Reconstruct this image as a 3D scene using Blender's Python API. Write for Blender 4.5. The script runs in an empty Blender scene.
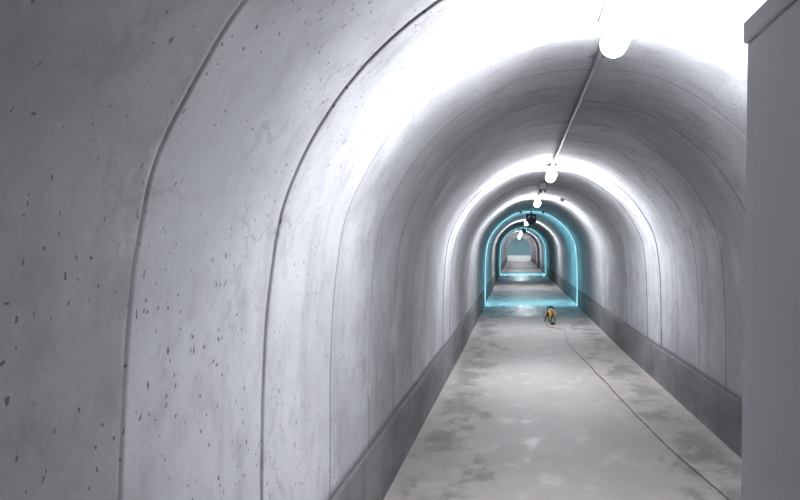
import bpy, bmesh, math, random
from mathutils import Vector, Matrix, noise
R = math.radians
rnd = random.Random(7)
S = bpy.context.scene
COL = S.collection

# ------------------------------------------------------------------ layout (metres; camera stands at x = 0, y = 0)
EYE = 1.6            # camera height
XC = 0.452           # the tunnel's axis lies a little right of the camera
Y0, Y1 = -5.0, 89.0  # the two ends of the bore
RING0, RINGD = 1.733, 0.986
PORTALS = (22.3, 44.7)

def rise(y):         # the floor climbs gently towards and beyond the nearer portal
    if y < 13: return 0.0
    if y < 22.3: return .10*(y - 13)/9.3
    if y < 44.7: return .10 + .23*(y - 22.3)/22.4
    return .33 + .29*(y - 44.7)/44.3

HALF = [(0, 1.086), (.379, 1.042), (.72, .862), (1.018, .590), (1.225, .235), (1.297, -.114), (1.322, -.62), (1.326, -1.16), (1.322, -1.60)]
CTRL = [(-x, y) for x, y in reversed(HALF[1:])] + HALF
def cr(p0, p1, p2, p3, t):
    return tuple(0.5 * (2*b + (c - a)*t + (2*a - 5*b + 4*c - d)*t*t + (3*b - a - 3*c + d)*t**3) for a, b, c, d in zip(p0, p1, p2, p3))
def profile(n=10):
    pts = []
    P = [CTRL[0]] + CTRL + [CTRL[-1]]
    for i in range(1, len(P) - 2):
        for k in range(n):
            pts.append(cr(P[i-1], P[i], P[i+1], P[i+2], k / n))
    pts.append(CTRL[-1])
    return pts
PROF = profile()
def normals(pts):
    out = []
    for i in range(len(pts)):
        a = pts[max(0, i-1)]; b = pts[min(len(pts)-1, i+1)]
        dx, dy = b[0]-a[0], b[1]-a[1]; l = math.hypot(dx, dy)
        out.append((-dy / l, dx / l))        # outward
    return out
PNRM = normals(PROF)
def crown(dx=0.0):                            # height of the vault above the floor at a distance from the axis
    best = min((p for p in PROF if p[1] > 0), key=lambda p: abs(p[0] - dx))
    return EYE + best[1]

# ------------------------------------------------------------------ helpers
def link(name, bm, mat, parent=None, smooth=False):
    me = bpy.data.meshes.new(name); bm.to_mesh(me); bm.free()
    o = bpy.data.objects.new(name, me); COL.objects.link(o)
    me.materials.append(mat)
    if smooth:
        for p in me.polygons: p.use_smooth = True
    if parent: o.parent = parent
    return o
def thing(name, label, cat, loc=(0, 0, 0), rz=0, group=None):
    o = bpy.data.objects.new(name, None); COL.objects.link(o)
    o.empty_display_size = .1
    o.location = loc; o.rotation_euler = (0, 0, rz)
    tag(o, label, cat, group); return o
def tag(o, label, cat, group=None):
    o['label'] = label; o['category'] = cat
    if group: o['group'] = group
    return o
def struct(o):
    o['kind'] = 'structure'; return o
def box(bm, x0, x1, y0, y1, z0, z1, bev=0.0):
    r = bmesh.ops.create_cube(bm, size=1.0)
    vs = r['verts']
    for v in vs:
        v.co = Vector(((x0+x1)/2 + v.co.x*(x1-x0), (y0+y1)/2 + v.co.y*(y1-y0), (z0+z1)/2 + v.co.z*(z1-z0)))
    if bev:
        es = list({e for v in vs for e in v.link_edges})
        bmesh.ops.bevel(bm, geom=es, offset=bev, segments=2, affect='EDGES', profile=.5)
    return bm
def lathe(bm, prof, seg=32, mat=None):         # prof: list of (radius, z) round the z axis
    mat = mat or Matrix()
    rings = []
    for r, z in prof:
        if r < 1e-6: rings.append([bm.verts.new(mat @ Vector((0, 0, z)))])
        else: rings.append([bm.verts.new(mat @ Vector((r*math.cos(2*math.pi*k/seg), r*math.sin(2*math.pi*k/seg), z))) for k in range(seg)])
    for a, b in zip(rings, rings[1:]):
        for k in range(seg):
            q = [a[k % len(a)], a[(k+1) % len(a)], b[(k+1) % len(b)], b[k % len(b)]]
            u = []
            for v in q:
                if v not in u: u.append(v)
            if len(u) > 2: bm.faces.new(u)
    return bm
def tube(bm, pts, r, seg=10, closed=False, cap=True):
    pts = [Vector(p) for p in pts]; n = len(pts); rings = []
    up = None
    for i, p in enumerate(pts):
        a = pts[i-1] if (i or closed) else p
        b = pts[(i+1) % n] if (i < n-1 or closed) else p
        t = (b - a).normalized()
        if up is None: up = Vector((0, 0, 1)) if abs(t.z) < .9 else Vector((1, 0, 0))
        s = t.cross(up).normalized(); u = s.cross(t).normalized(); up = u
        rings.append([bm.verts.new(p + r*(math.cos(2*math.pi*k/seg)*s + math.sin(2*math.pi*k/seg)*u)) for k in range(seg)])
    for i in range(n if closed else n-1):
        a, b = rings[i], rings[(i+1) % n]
        for k in range(seg): bm.faces.new([a[k], a[(k+1) % seg], b[(k+1) % seg], b[k]])
    if cap and not closed:
        bm.faces.new(rings[0][::-1]); bm.faces.new(rings[-1])
    return bm
def spline(pts, n=10):
    P = [pts[0]] + list(pts) + [pts[-1]]; out = []
    for i in range(1, len(P)-2):
        for k in range(n): out.append(cr(P[i-1], P[i], P[i+1], P[i+2], k/n))
    out.append(tuple(pts[-1])); return out
def copy_thing(src, label, group=None):
    c = src.copy(); COL.objects.link(c); c['label'] = label
    if group: c['group'] = group
    for ch in list(src.children):
        d = ch.copy(); COL.objects.link(d); d.parent = c
        for g in list(ch.children):
            e = g.copy(); COL.objects.link(e); e.parent = d
    return c

# ------------------------------------------------------------------ materials
class NT:
    def __init__(s, name):
        s.m = bpy.data.materials.new(name); s.m.use_nodes = True
        s.t = s.m.node_tree; s.b = s.t.nodes['Principled BSDF']
    def n(s, t, **kw):
        x = s.t.nodes.new(t)
        for k, v in kw.items():
            if k in x.inputs: x.inputs[k].default_value = v
            else: setattr(x, k, v)
        return x
    def l(s, a, b): s.t.links.new(a, b)
    def coord(s, scale=(1, 1, 1)):
        tc = s.n('ShaderNodeTexCoord'); mp = s.n('ShaderNodeMapping'); mp.inputs['Scale'].default_value = scale
        s.l(tc.outputs['Object'], mp.inputs['Vector']); return mp.outputs['Vector']
    def noise(s, scale, detail=5, rough=.55, vec=None, dist=0):
        x = s.n('ShaderNodeTexNoise', Scale=scale, Detail=detail, Roughness=rough, Distortion=dist)
        s.l(vec or s.coord(), x.inputs['Vector']); return x.outputs['Fac']
    def ramp(s, fac, a, b, lo=0.0, hi=1.0):
        x = s.n('ShaderNodeMapRange'); x.interpolation_type = 'SMOOTHSTEP'
        s.l(fac, x.inputs['Value'])
        for k, v in zip(('From Min', 'From Max', 'To Min', 'To Max'), (a, b, lo, hi)): x.inputs[k].default_value = v
        return x.outputs['Result']
    def math(s, op, a, b):
        x = s.n('ShaderNodeMath', operation=op)
        for i, v in enumerate((a, b)):
            if isinstance(v, (int, float)): x.inputs[i].default_value = v
            else: s.l(v, x.inputs[i])
        return x.outputs[0]
    def mix(s, fac, a, b):
        x = s.n('ShaderNodeMix', data_type='RGBA')
        for sock, v in ((x.inputs[0], fac), (x.inputs[6], a), (x.inputs[7], b)):
            if isinstance(v, (int, float)): sock.default_value = v
            elif isinstance(v, tuple): sock.default_value = (*v, 1)
            else: s.l(v, sock)
        return x.outputs[2]
    def bump(s, h, strength=.3, dist=.01):
        x = s.n('ShaderNodeBump', Strength=strength, Distance=dist); s.l(h, x.inputs['Height']); s.l(x.outputs[0], s.b.inputs['Normal'])
def simple(name, c, rough=.6, metal=0.0, var=.12, scale=30):
    k = NT(name)
    f = k.noise(scale, 4)
    k.l(k.mix(f, tuple(v*(1-var) for v in c), tuple(min(1, v*(1+var)) for v in c)), k.b.inputs['Base Color'])
    k.b.inputs['Roughness'].default_value = rough; k.b.inputs['Metallic'].default_value = metal
    return k.m
def emit(name, c, strength, base=(.8, .8, .8)):
    k = NT(name)
    k.b.inputs['Base Color'].default_value = (*base, 1)
    k.b.inputs['Emission Color'].default_value = (*c, 1); k.b.inputs['Emission Strength'].default_value = strength
    return k.m

def concrete_lining():
    k = NT('cast_concrete')
    big = k.noise(.9, 6, .6); mid = k.noise(4.5, 7, .62, dist=.1); fine = k.noise(60, 5, .7)
    streak = k.noise(1.0, 5, .6, vec=k.coord((3.2, 5.5, .45)))
    col = k.mix(k.ramp(big, .35, .68), (.288, .292, .308), (.408, .414, .436))
    col = k.mix(k.ramp(mid, .46, .72, 0, .48), col, (.20, .20, .21))
    col = k.mix(k.ramp(streak, .52, .74, 0, .45), col, (.20, .20, .21))
    col = k.mix(k.ramp(fine, .35, .75, 0, .25), col, (.19, .19, .197))
    tn = k.n('ShaderNodeAttribute'); tn.attribute_name = 'tone'; tn.attribute_type = 'GEOMETRY'
    tm = k.n('ShaderNodeVectorMath', operation='SCALE'); k.l(col, tm.inputs[0]); k.l(tn.outputs['Fac'], tm.inputs['Scale']); col = tm.outputs[0]
    # pale lime bloom along parts of the joints
    at = k.n('ShaderNodeAttribute'); at.attribute_name = 'joint'; at.attribute_type = 'GEOMETRY'
    near = k.n('ShaderNodeAttribute'); near.attribute_name = 'edge'; near.attribute_type = 'GEOMETRY'
    bl = k.math('MULTIPLY', near.outputs['Fac'], k.ramp(k.noise(1.4, 6, .65), .57, .68, 0, .35))
    col = k.mix(bl, col, (.62, .63, .65))
    # air holes left by the formwork
    vv = k.n('ShaderNodeTexVoronoi', Scale=27.0, Randomness=1.0)
    wob = k.n('ShaderNodeTexNoise', Scale=45.0, Detail=2.0)
    base = k.coord((1, 1, .78)); k.l(base, wob.inputs['Vector'])
    vm = k.n('ShaderNodeMix', data_type='RGBA'); vm.blend_type = 'LINEAR_LIGHT'; vm.inputs[0].default_value = .016
    k.l(base, vm.inputs[6]); k.l(wob.outputs['Color'], vm.inputs[7]); k.l(vm.outputs[2], vv.inputs['Vector'])
    thr = k.ramp(k.noise(1.7, 3), .26, .60, .075, .15)
    hole = k.ramp(k.math('SUBTRACT', vv.outputs['Distance'], thr), -.035, .02, 1, 0)
    col = k.mix(k.math('MULTIPLY', hole, .82), col, (.06, .06, .065))
    # hair cracks
    cv = k.n('ShaderNodeTexVoronoi', Scale=1.15, feature='DISTANCE_TO_EDGE')
    cn = k.n('ShaderNodeTexNoise', Scale=5.0, Detail=6.0, Roughness=.7)
    k.l(k.coord(), cn.inputs['Vector'])
    cm = k.n('ShaderNodeMix', data_type='RGBA'); cm.blend_type = 'LINEAR_LIGHT'; cm.inputs[0].default_value = .28
    k.l(k.coord(), cm.inputs[6]); k.l(cn.outputs['Color'], cm.inputs[7]); k.l(cm.outputs[2], cv.inputs['Vector'])
    cr_ = k.ramp(cv.outputs['Distance'], .004, .028, 1, 0)
    crm = k.math('MULTIPLY', cr_, k.ramp(k.noise(1.3, 2), .48, .62, 0, .45))
    col = k.mix(crm, col, (.17, .17, .18))
    # dirt in the joints
    jf = k.math('MULTIPLY', at.outputs['Fac'], k.ramp(k.noise(5, 5, .7), .25, .55, .55, 1.0))
    col = k.mix(jf, col, (.05, .05, .055))
    k.l(col, k.b.inputs['Base Color'])
    k.b.inputs['Roughness'].default_value = .78
    k.b.inputs['Specular IOR Level'].default_value = .25
    h = k.math('SUBTRACT', k.math('MULTIPLY', fine, .25), k.math('MULTIPLY', hole, 1.0))
    h = k.math('ADD', h, k.math('MULTIPLY', mid, .35))
    k.bump(h, .35, .006)
    return k.m

def concrete_floor():
    k = NT('floor_screed')
    big = k.noise(1.0, 5, .6, vec=k.coord((.55, .35, 1))); fine = k.noise(40, 5, .7)
    blot = k.noise(1.7, 8, .68, vec=k.coord((1.3, .7, 1)), dist=.15)
    cloud = k.noise(.8, 6, .6, vec=k.coord((1.0, .4, 1)))
    col = k.mix(k.ramp(big, .34, .68), (.305, .285, .277), (.382, .356, .343))
    col = k.mix(k.ramp(fine, .3, .75, 0, .2), col, (.22, .21, .21))
    # damp patches, thickest along both curbs
    tc = k.n('ShaderNodeTexCoord'); sx = k.n('ShaderNodeSeparateXYZ'); k.l(tc.outputs['Object'], sx.inputs[0])
    off = k.math('ABSOLUTE', k.math('SUBTRACT', sx.outputs['X'], XC), 0)
    side = k.ramp(off, .35, 1.05, -.09, .09)
    st = k.ramp(k.math('ADD', blot, side), .53, .66, 0, .72)
    st = k.math('MULTIPLY', st, k.ramp(off, 1.16, 1.27, 1, .15))
    col = k.mix(st, col, (.13, .126, .127))
    col = k.mix(k.ramp(cloud, .5, .72, 0, .35), col, (.20, .192, .19))
    # ochre dust along the curbs
    col = k.mix(k.math('MULTIPLY', k.ramp(off, 1.02, 1.28, 0, .45), k.ramp(k.noise(3, 5), .35, .6)), col, (.40, .37, .345))
    # two darker, smoother bands of the floor, before either portal
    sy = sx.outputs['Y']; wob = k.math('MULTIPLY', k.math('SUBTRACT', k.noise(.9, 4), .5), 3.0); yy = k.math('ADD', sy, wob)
    dark_band = k.math('MULTIPLY', k.ramp(yy, 18.2, 19.8), k.ramp(yy, 22.3, 23.3, 1, 0))
    dark_band = k.math('MAXIMUM', dark_band, k.math('MULTIPLY', k.ramp(yy, 36, 38), k.ramp(yy, 43.6, 45.0, 1, 0)))
    col = k.mix(k.math('MULTIPLY', dark_band, .62), col, (.075, .082, .09))
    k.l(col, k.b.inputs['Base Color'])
    wet = k.ramp(k.noise(2.6, 6, .65, vec=k.coord((1.6, .8, 1))), .5, .68)
    k.l(k.math('SUBTRACT', k.ramp(wet, 0, 1, .62, .42), k.math('MULTIPLY', dark_band, .2)), k.b.inputs['Roughness'])
    k.b.inputs['Specular IOR Level'].default_value = .3
    k.bump(k.math('ADD', fine, k.math('MULTIPLY', k.noise(6, 4), 1.5)), .12, .006)
    return k.m

def concrete_curb():
    k = NT('curb_concrete')
    big = k.noise(1.6, 6, .62, vec=k.coord((1, .8, 2))); fine = k.noise(45, 5, .7)
    stk = k.noise(1.2, 5, .6, vec=k.coord((2, 4, .6)))
    col = k.mix(k.ramp(big, .34, .68), (.125, .125, .131), (.205, .205, .212))
    col = k.mix(k.ramp(stk, .5, .72, 0, .55), col, (.085, .085, .09))
    col = k.mix(k.ramp(fine, .35, .7, 0, .45), col, (.095, .095, .1))
    k.l(col, k.b.inputs['Base Color']); k.b.inputs['Roughness'].default_value = .8
    k.b.inputs['Specular IOR Level'].default_value = .25
    k.bump(fine, .4, .006)
    return k.m

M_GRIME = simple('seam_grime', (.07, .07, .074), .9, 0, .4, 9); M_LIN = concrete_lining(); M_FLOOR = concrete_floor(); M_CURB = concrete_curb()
M_END = simple('end_wall_paint', (.32, .54, .58), .8, 0, .2, 3)
M_BARRIER = simple('pale_barrier_paint', (.74, .80, .77), .7, 0, .08, 6)
M_LIP = simple('portal_rim_concrete', (.25, .28, .30), .8, 0, .2, 8)
M_CAB = simple('grey_enamel', (.80, .80, .82), .5, 0, .05, 60)
M_STEEL = simple('galvanised_steel', (.30, .31, .33), .45, .7, .12, 25)
M_DARK = simple('black_plastic', (.018, .022, .03), .45, 0, .2, 20)
M_BASE = simple('grey_fixture_plastic', (.42, .43, .45), .5, 0, .08, 20)
M_YEL = simple('yellow_plastic', (.78, .58, .10), .45, 0, .08, 20)
M_CORD = simple('red_brown_rubber', (.13, .075, .068), .6, 0, .15, 20)
M_LENS = simple('pale_lens', (.75, .82, .88), .2, 0, .03, 20)
M_GLOBE = emit('lit_lamp_glass', (.955, .965, 1.0), 435.0)
M_RIM = emit('cyan_rim_glow', (.42, .82, .92), .85)
M_CYAN = emit('cyan_strip_glow', (.27, .82, 1.0), 290.0)

# ------------------------------------------------------------------ the bore
rings = []
k0 = int((Y0 - RING0) / RINGD)
joints = []
TONE = {}
k = k0
while RING0 + k*RINGD < Y1:
    rr = random.Random(1000 + k)
    joints.append((k, RING0 + k*RINGD, rr.uniform(-.006, .006), rr.choice((.5, .7, .9, 1.0, 1.0))))
    TONE[k] = rr.uniform(.9, 1.04)
    k += 1
for q in list(TONE):
    if q <= -1: TONE[q] = .74
TONE.update({0: 1.06, 1: 1.05, 2: .92, 3: .90, 4: 1.0, 5: 1.06, 6: 1.08, 7: 1.05, 8: 1.08, 9: 1.0, 10: 1.06})
OFFS = {-1: 0, 0: .001, 1: -.005, 2: -.003, 3: -.001, 4: .001, 5: .003, 6: .005, 7: .006}
STRONG = {0: .55, 1: .5, 2: .8, 3: .7, 4: 1.0, 5: 1.0, 6: 1.0, 7: .7, 8: 1.0}
joints = [(k, y, OFFS.get(k, o), STRONG.get(k, s)) for k, y, o, s in joints]
def stations():                                # (y, ring offset, joint strength, groove depth, edge, joint index)
    out = [(Y0, 0, 0, 0, 0, None)]; prev = 0.0
    for k, y, o, s in joints:
        w = .005 + .005*s
        if y - .3 < Y0: continue
        out += [(y - .35, prev, 0, 0, 0, k), (y - .10, prev, 0, 0, .7, k), (y - 3*w, prev, 0, 0, 1, k), (y - w, prev, .6*s, 0, 1, k), (y - .3*w, prev, s, .006*s + .002, 0, k),
                (y + .3*w, o, s, .006*s + .002, 0, k), (y + w, o, .5*s, 0, 1, k), (y + 3*w, o, 0, 0, 1, k), (y + .12, o, 0, 0, .6, k), (y + .40, o, 0, 0, 0, k)]
        prev = o
    out = [s for s in out if s[0] < Y1 - .01] + [(Y1, prev, 0, 0, 0, None)]
    return out
ST = stations()
def bore(name, i0, i1):
    bm = bmesh.new()
    lay = bm.verts.layers.float.new('joint'); led = bm.verts.layers.float.new('edge'); lto = bm.verts.layers.float.new('tone'); tone = .74; nst = 0
    grid = []; lastk = None
    for y, off, js, dep, ed, k in ST:
        row = []
        if k is not None:
            nst = nst + 1 if k == lastk else 1
            lastk = k
            if nst == 6: tone = TONE[k]
        for i in range(i0, i1+1):
            px, pz = PROF[i]; nx, nz = PNRM[i]
            wob = noise.noise((i*.16, (k or 0)*7.3, 1.7))*.012 + noise.noise((i*.55, (k or 0)*3.1, 9.2))*.004 if k is not None else 0
            gap = dep * (.75 + .5*noise.noise((i*.4, y*2, 3)))
            lump = .004*noise.noise((i*.12, y*1.3, 5.5))
            d = off + gap + lump
            v = bm.verts.new((XC + px + nx*d, y + wob, EYE + pz + nz*d + rise(y)))
            low = min(i, len(PROF)-1-i)
            foot = max(0.0, min(1.0, (-1.115 - pz) / .03)) * (.8 + .4*noise.noise((y*2.3, i0, 4)))
            v[lay] = max(js, foot); v[led] = ed; v[lto] = tone
            row.append(v)
        grid.append(row)
    for a, b in zip(grid, grid[1:]):
        for j in range(len(a)-1): bm.faces.new((a[j], a[j+1], b[j+1], b[j]))
    return struct(link(name, bm, M_LIN, smooth=True))
n = len(PROF) - 1
qa = next(i for i, p in enumerate(PROF) if p[1] > .40)
bore('wall_left', 0, qa); bore('ceiling', qa, n-qa); bore('wall_right', n-qa, n)

# floor: one slab that follows the rise, with a slight unevenness
bm = bmesh.new(); rows = []
y = Y0; ys = []
while y < Y1: ys.append(y); y += .25 if y < 30 else .5
ys.append(Y1)
for y in ys:
    rows.append([bm.verts.new((XC - 1.34 + 2.68*j/24, y, rise(y) + .003*noise.noise((j*.25, y*.7, 0)) - .003)) for j in range(25)])
for a, b in zip(rows, rows[1:]):
    for j in range(24): bm.faces.new((a[j], b[j], b[j+1], a[j+1])[::-1])
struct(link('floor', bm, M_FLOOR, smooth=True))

# concrete curb along the foot of both walls
def curb(name, sg, ya, yb):
    bm = bmesh.new(); rows = []
    y = ya; ys = []
    while y < yb - .01: ys.append(y); y += .5
    ys.append(yb)
    for y in ys:
        w = .003*noise.noise((y*1.7, sg*5, 2)); hgt = .455 + .008*noise.noise((y*.9, sg*3, 7))
        sec = [(1.306+w, -.02), (1.306+w, hgt-.035), (1.3125+w*.6, hgt-.016), (1.322, hgt), (1.345, hgt), (1.345, -.02)]
        rows.append([bm.verts.new((XC + sg*x, y, z + rise(y))) for x, z in sec])
    for a, b in zip(rows, rows[1:]):
        for j in range(6):
            q = (a[j], a[(j+1) % 6], b[(j+1) % 6], b[j]); bm.faces.new(q if sg < 0 else q[::-1])
    bm.faces.new(rows[0]); bm.faces.new(rows[-1][::-1])
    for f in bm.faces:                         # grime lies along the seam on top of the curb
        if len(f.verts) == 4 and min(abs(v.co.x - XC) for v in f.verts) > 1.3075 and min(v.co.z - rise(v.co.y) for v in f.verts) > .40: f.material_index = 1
    bmesh.ops.recalc_face_normals(bm, faces=bm.faces)
    o = struct(link(name, bm, M_CURB)); o.data.materials.append(M_GRIME)
    return o
for ya, yb in ((Y0, PORTALS[0] - .06), (26.6, Y1)):
    curb('baseboard_left', -1, ya, yb); curb('baseboard_right', 1, ya, yb)

# end walls
def plug(name, y, mat, t):
    bm = bmesh.new(); z = rise(y)
    f = [bm.verts.new((XC + p[0]*1.04, y, EYE + p[1]*1.03 + z)) for p in PROF]
    b = [bm.verts.new((XC + p[0]*1.04, y + t, EYE + p[1]*1.03 + z)) for p in PROF]
    bm.faces.new(f); bm.faces.new(b[::-1])
    for i in range(len(f)):
        j = (i+1) % len(f); bm.faces.new((f[i], b[i], b[j], f[j]))
    bmesh.ops.recalc_face_normals(bm, faces=bm.faces)
    return struct(link(name, bm, mat))
plug('wall_far', Y1 - .02, M_END, .2); plug('wall_near', Y0 - .18, M_LIN, .2)

# rims of the two portals, each with a glowing strip on its far side
def arch_band(y0, y1, d0, d1, zfoot=None):
    """an arch swept round the bore: from d0 to d1 inside the lining"""
    bm = bmesh.new(); secs = []
    for (px, pz), (nx, nz) in zip(PROF, PNRM):
        a = [(y0, d0), (y1, d0), (y1, d1), (y0, d1)]
        secs.append([bm.verts.new((XC + px - nx*d, y, EYE + pz - nz*d + rise(y))) for y, d in a])
    for a, b in zip(secs, secs[1:]):
        for j in range(4): bm.faces.new((a[j], a[(j+1) % 4], b[(j+1) % 4], b[j]))
    bm.faces.new(secs[0]); bm.faces.new(secs[-1][::-1])
    bmesh.ops.recalc_face_normals(bm, faces=bm.faces)
    return bm
for i, yp in enumerate(PORTALS):
    struct(link('trim_%d' % (i+1), arch_band(yp - .14, yp, -.02, .05), M_LIP))
    t = thing('light_strip', ('cyan glowing light strip round the large nearer portal arch', 'cyan glowing light strip round the small farther portal arch')[i], 'light strip', (XC, yp, rise(yp)))
    for nm, bm, mt in (('glowing_band', arch_band(yp + .0005, yp + (.012, .024)[i], .008, .047), M_CYAN), ('glowing_rim', arch_band(yp - .156, yp - .1405, .024, .049), M_RIM)):
        bm.transform(Matrix.Translation((-XC, -yp, -rise(yp)))); link(nm, bm, mt, t)

# pale low barrier right across the far end
bm = box(bmesh.new(), XC - 1.29, XC + 1.29, Y1 - 1.3, Y1 - 1.05, rise(Y1-1.2) - .01, rise(Y1-1.2) + .66, .02)
bb = link('barrier', bm, M_BARRIER)
tag(bb, 'low pale barrier across the far end of the tunnel before the dark end wall', 'barrier')

# ------------------------------------------------------------------ ceiling lamps
def capsule(bm, r, half, zc, sx=1.0, seg=24, nose=6):
    """a lozenge-ended round bar lying along y"""
    pr = [(r*math.cos(R(90*q/nose)), half + r*.8*math.sin(R(90*q/nose))) for q in range(nose+1)]
    pr = [(a, -b) for a, b in reversed(pr)] + pr
    pr[0] = (0, pr[0][1]); pr[-1] = (0, pr[-1][1])
    return lathe(bm, pr, seg, Matrix.Translation((0, 0, zc)) @ Matrix.Scale(sx, 4, Vector((1, 0, 0))) @ Matrix.Rotation(R(-90), 4, 'X'))
def make_lamp():
    t = thing('ceiling_lamp', '', 'lamp')
    link('base_plate', box(bmesh.new(), -.066, .066, -.255, .255, -.040, -.002, .014), M_BASE, t)
    for s in (-1, 1):
        link('lamp_holder', box(bmesh.new(), -.03, .03, s*.195-.015, s*.195+.015, -.105, -.039, .008), M_BASE, t)
    link('glass_globe', capsule(bmesh.new(), .060, .18, -.128), M_GLOBE, t, True)
    return t
LAMPS = [(3.45, 'lit ceiling lamp nearest the camera, glaring at the top of the picture'),
         (9.9, 'second lit ceiling lamp, at the far end of the long pale conduit'),
         (16.0, 'third lit ceiling lamp, between the second lamp and the cyan portal arch'),
         (31.6, 'lit ceiling lamp behind the larger hanging black box, inside the cyan arch'),
         (54.0, 'small lit ceiling lamp in the last stretch, first one inside the farther cyan portal'),
         (66.0, 'small added ceiling lamp halfway along the last stretch behind the farther portal'),  # from here on: lamps added to brighten the far floor, barrier and end wall
         (76.0, 'small added ceiling lamp, last but one before the dark end wall'),
         (85.5, 'farthest added ceiling lamp, tiny, right before the dark end wall')]
lamp = make_lamp()
for i, (y, lb) in enumerate(LAMPS):
    o = lamp if i == 0 else copy_thing(lamp, lb)
    o['label'] = lb; o['group'] = 'lit lamps along the tunnel crown'
    o.location = (XC, y, crown() + rise(y) - .002)

# conduit along the crown, one length between each pair of lamps
def conduit(ya, yb, label, step=1.55):
    zc = crown() - .034 + rise(ya)
    t = thing('conduit', label, 'conduit', (XC, ya, zc), group='conduit lengths along the crown')
    pts = [(.006*noise.noise((0, (ya+q*.25)*1.1, 4)), q*.25, rise(ya + q*.25) - rise(ya)) for q in range(int((yb-ya)/.25)+1)]
    link('pipe', tube(bmesh.new(), pts, .0145, 12), M_STEEL, t, True)
    y = .55
    while y < yb - ya - .3:
        bm = bmesh.new()
        arc = [(.020*math.cos(R(a)), y, .020*math.sin(R(a))) for a in range(180, 361, 15)]
        for q in (-.011, .011):
            pass
        va = [[bm.verts.new((x, y + s*.012, z + rise(ya + y) - rise(ya))) for s in (-1, 1)] for x, _, z in [(-.046, 0, .023), (-.022, 0, .023)] + [(a[0], 0, a[2]) for a in arc] + [(.022, 0, .023), (.046, 0, .023)]]
        for a, b in zip(va, va[1:]): bm.faces.new((a[0], b[0], b[1], a[1]))
        bmesh.ops.solidify(bm, geom=bm.faces[:], thickness=.003)
        link('clip', bm, M_STEEL, t)
        y += step
    return t
conduit(3.79, 9.56, 'pale conduit running along the crown between the two nearest lamps')
conduit(10.24, 15.66, 'dim conduit along the crown between the second and third lamps')
conduit(16.34, 21.75, 'dark conduit along the crown from the third lamp to the cyan portal')

# small dark junction box on the second conduit length, hanging just under it
t = thing('junction_box', 'small dark junction box hanging at the crown between second and third lamps', 'junction box', (XC - .04, 11.7, crown() - .0505))
link('housing', box(bmesh.new(), -.055, .055, -.05, .05, -.115, 0, .008), M_DARK, t)
link('cover', box(bmesh.new(), -.048, .048, -.058, -.0502, -.107, -.008, .003), M_DARK, t)
for s in (-1, 1):
    link('cable_gland', lathe(bmesh.new(), [(0, 0), (.014, 0), (.016, -.01), (.016, -.02), (.010, -.034), (0, -.034)], 16, Matrix.Translation((s*.03, 0, -.115))), M_DARK, t, True)

# black boxes hanging at both portals
def make_box():
    t = thing('hanging_box', '', 'box')
    link('stem', lathe(bmesh.new(), [(0, 0), (.04, 0), (.04, -.012), (.018, -.02), (.018, -.11), (0, -.11)], 20), M_DARK, t, True)
    b = link('housing', box(bmesh.new(), -.145, .145, -.09, .09, -.34, -.105, .018), M_DARK, t)
    link('lower_tray', box(bmesh.new(), -.115, .125, -.075, .075, -.40, -.341, .01), M_DARK, t)
    for s in (-1, 1):
        m = Matrix.Translation((s*.062, -.0905, -.19)) @ Matrix.Rotation(R(90), 4, 'X')
        ln = link('spot_lens', lathe(bmesh.new(), [(0, .012), (.018, .010), (.028, .004), (.030, 0), (0, 0)], 20, m), M_LENS, t, True)
        ln['label'] = 'small pale round lens'
    return t
hb = make_box()
hb['label'] = 'larger black hanging box with two pale lenses, at the nearer cyan portal crown'
hb.location = (XC + .0, PORTALS[0] - .34, crown() + rise(PORTALS[0] - .34) - .004)
h2 = copy_thing(hb, 'smaller-looking black hanging box at the farther cyan portal crown')
h2.location = (XC + .03, PORTALS[1] - .34, crown() + rise(PORTALS[1]-.34) - .004); h2.scale = (.9, .9, .8)
for o in (hb, h2): o['group'] = 'black boxes hanging at the portals'

# small round fittings on the vault
def fitting(dx, y, label, mat, r=.045):
    z = crown(dx) + rise(y)
    ang = math.atan2(dx, 1.1)
    t = thing('round_fitting', label, 'fitting', (XC + dx, y, z - .002), group='round fittings on the vault')
    t.rotation_euler = (0, ang, 0)
    link('base_ring', lathe(bmesh.new(), [(0, .004), (r, .004), (r*1.02, -.012), (r*.9, -.018), (0, -.018)], 24), mat, t, True)
    link('dome', lathe(bmesh.new(), [(r*.8, -.016), (r*.76, -.035), (r*.55, -.055), (r*.25, -.064), (0, -.066)], 24), mat, t, True)
    return t
fitting(.46, 15.25, 'pale grey round fitting on the vault right of the third lamp', M_BASE, .06)
fitting(-.30, PORTALS[0] - .35, 'small dark round fitting left of the larger hanging black box', M_DARK)
fitting(.34, PORTALS[0] - .35, 'small dark round fitting right of the larger hanging black box', M_DARK)
fitting(-.28, PORTALS[1] - .35, 'tiny dark round fitting left of the farther hanging black box', M_DARK)
fitting(.30, PORTALS[1] - .35, 'tiny dark round fitting right of the farther hanging black box', M_DARK)

# ------------------------------------------------------------------ tall cabinet at the right edge
t = thing('cabinet', 'tall plain grey cabinet with overhanging lid at the right edge of the picture', 'cabinet', (.38, .74, 0))
bm = box(bmesh.new(), -.0236, .70, 0, .575, .06, 1.948, .005)
for v in bm.verts:
    if v.co.x < .3: v.co.x += .0152 * v.co.z
link('body', bm, M_CAB, t)
link('lid', box(bmesh.new(), .0015, .715, -.018, .583, 1.9485, 1.984, .003), M_CAB, t)
link('plinth', box(bmesh.new(), .01, .68, .02, .56, 0, .06), M_DARK, t)
dr = link('door', box(bmesh.new(), .03, .68, -.016, -.0005, .09, 1.92, .004), M_CAB, t)
link('handle', box(bmesh.new(), .07, .095, -.043, -.016, .95, 1.11, .006), M_DARK, dr)

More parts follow.
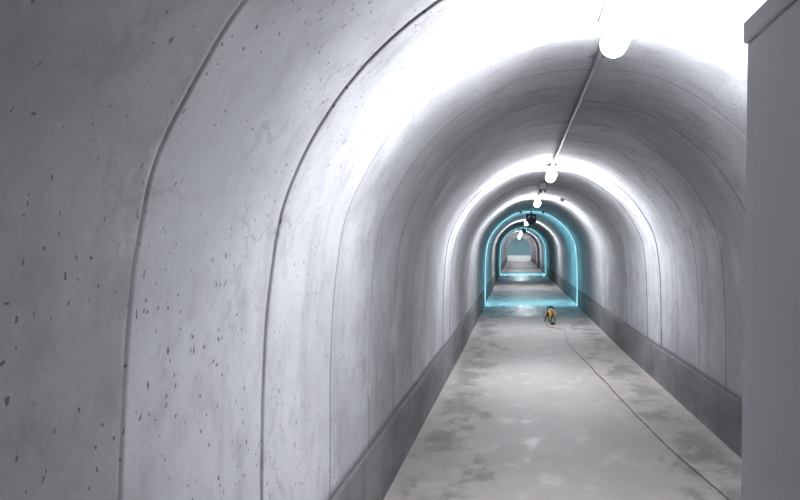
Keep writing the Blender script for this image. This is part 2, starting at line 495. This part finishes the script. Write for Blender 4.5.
# ------------------------------------------------------------------ cable reel, cord and plug on the floor
t = thing('cable_reel', 'yellow cable reel on a dark stand on the floor before the cyan arch', 'cable reel', (.79, 17.76, rise(17.76)), R(-52))
ax = Matrix.Translation((0, 0, .165)) @ Matrix.Rotation(R(90), 4, 'X')
def flange(z0):
    r = .092
    return lathe(bmesh.new(), [(0, z0), (r, z0), (r + .006, z0 + .004), (r + .006, z0 + .012), (r, z0 + .016), (.05, z0 + .010), (0, z0 + .010)], 40, ax)
for z0 in (.050, -.066):
    f = link('flange', flange(z0), M_YEL, t, True)
bm = lathe(bmesh.new(), [(.03, -.049), (.078, -.049)] + [(.078 + .004*(q % 2), -.049 + .0076*q) for q in range(1, 13)] + [(.078, .049), (.03, .049)], 40, ax)
link('cable_coil', bm, M_CORD, t, True)
link('socket_panel', lathe(bmesh.new(), [(0, .0665), (.052, .0665), (.052, .072), (.046, .076), (0, .076)], 32, ax), M_DARK, t, True)
for s in (-1, 1):
    y = s*.088
    pts = spline([(-.09, y, .012), (-.075, y, .014), (-.02, y, .15), (0, y, .20), (.02, y, .15), (.075, y, .014), (.09, y, .012)], 8)
    link('stand', tube(bmesh.new(), pts, .012, 10), M_DARK, t, True)
link('axle', tube(bmesh.new(), [(0, -.092, .165), (0, .092, .165)], .010, 12), M_DARK, t, True)
hp = spline([(0, -.088, .195), (0, -.088, .28), (0, -.074, .318), (0, -.03, .328), (0, .03, .328), (0, .074, .318), (0, .088, .28), (0, .088, .195)], 8)
link('handle', tube(bmesh.new(), hp, .013, 10), M_DARK, t, True)
link('grip', tube(bmesh.new(), [(0, -.05, .328), (0, .05, .328)], .022, 14), M_DARK, t, True)

cp = [(1.26, 2.45), (1.50, 3.3), (1.47, 4.3), (1.38, 5.15), (1.29, 6.07), (1.215, 7.22), (1.16, 8.5), (1.108, 9.84), (1.032, 11.65), (.936, 13.75), (.962, 14.62), (.994, 15.71), (.921, 16.17), (.70, 16.5), (.655, 16.8), (.69, 17.2), (.715, 17.45)]
sp = spline(cp, 12)
bm = tube(bmesh.new(), [(x + .012*noise.noise((y*1.3, 0, 8)), y, .0055 + rise(y)) for x, y in sp], .0045, 8)
o = link('extension_cord', bm, M_CORD, None, True)
tag(o, 'thin red-brown cord trailing along the floor from the yellow reel to the foreground', 'cord')
t = thing('plug', 'small dark plug lying on the floor just before the yellow reel', 'plug', (.822, 17.05, rise(17.05)), R(20))
link('plug_body', lathe(bmesh.new(), [(0, -.06), (.018, -.06), (.030, -.045), (.032, .03), (.026, .045), (0, .045)], 20, Matrix.Translation((0, 0, .032)) @ Matrix.Rotation(R(90), 4, 'Y')), M_DARK, t, True)
for s in (-1, 1):
    link('prong', tube(bmesh.new(), [(.044, s*.011, .032), (.072, s*.011, .032)], .004, 8), M_STEEL, t, True)

# ------------------------------------------------------------------ world, camera, view
w = bpy.data.worlds.new('world'); S.world = w; w.use_nodes = True
w.node_tree.nodes['Background'].inputs[0].default_value = (.02, .025, .03, 1)
w.node_tree.nodes['Background'].inputs[1].default_value = 1.0
cam = bpy.data.cameras.new('camera'); co = bpy.data.objects.new('camera', cam); COL.objects.link(co)
cam.sensor_fit = 'HORIZONTAL'; cam.sensor_width = 36.0; cam.lens = 36.0*790/800
cam.shift_x = -115.0/800; cam.shift_y = 2.5/800
cam.clip_start = .05; cam.clip_end = 300
co.location = (0, 0, EYE); co.rotation_euler = (R(90), 0, 0)
S.camera = co
S.view_settings.view_transform = 'Standard'; S.view_settings.look = 'None'
S.view_settings.exposure = 0.0; S.view_settings.gamma = 1.0; S.view_settings.use_curve_mapping = False
S.cycles.max_bounces = 14; S.cycles.diffuse_bounces = 10
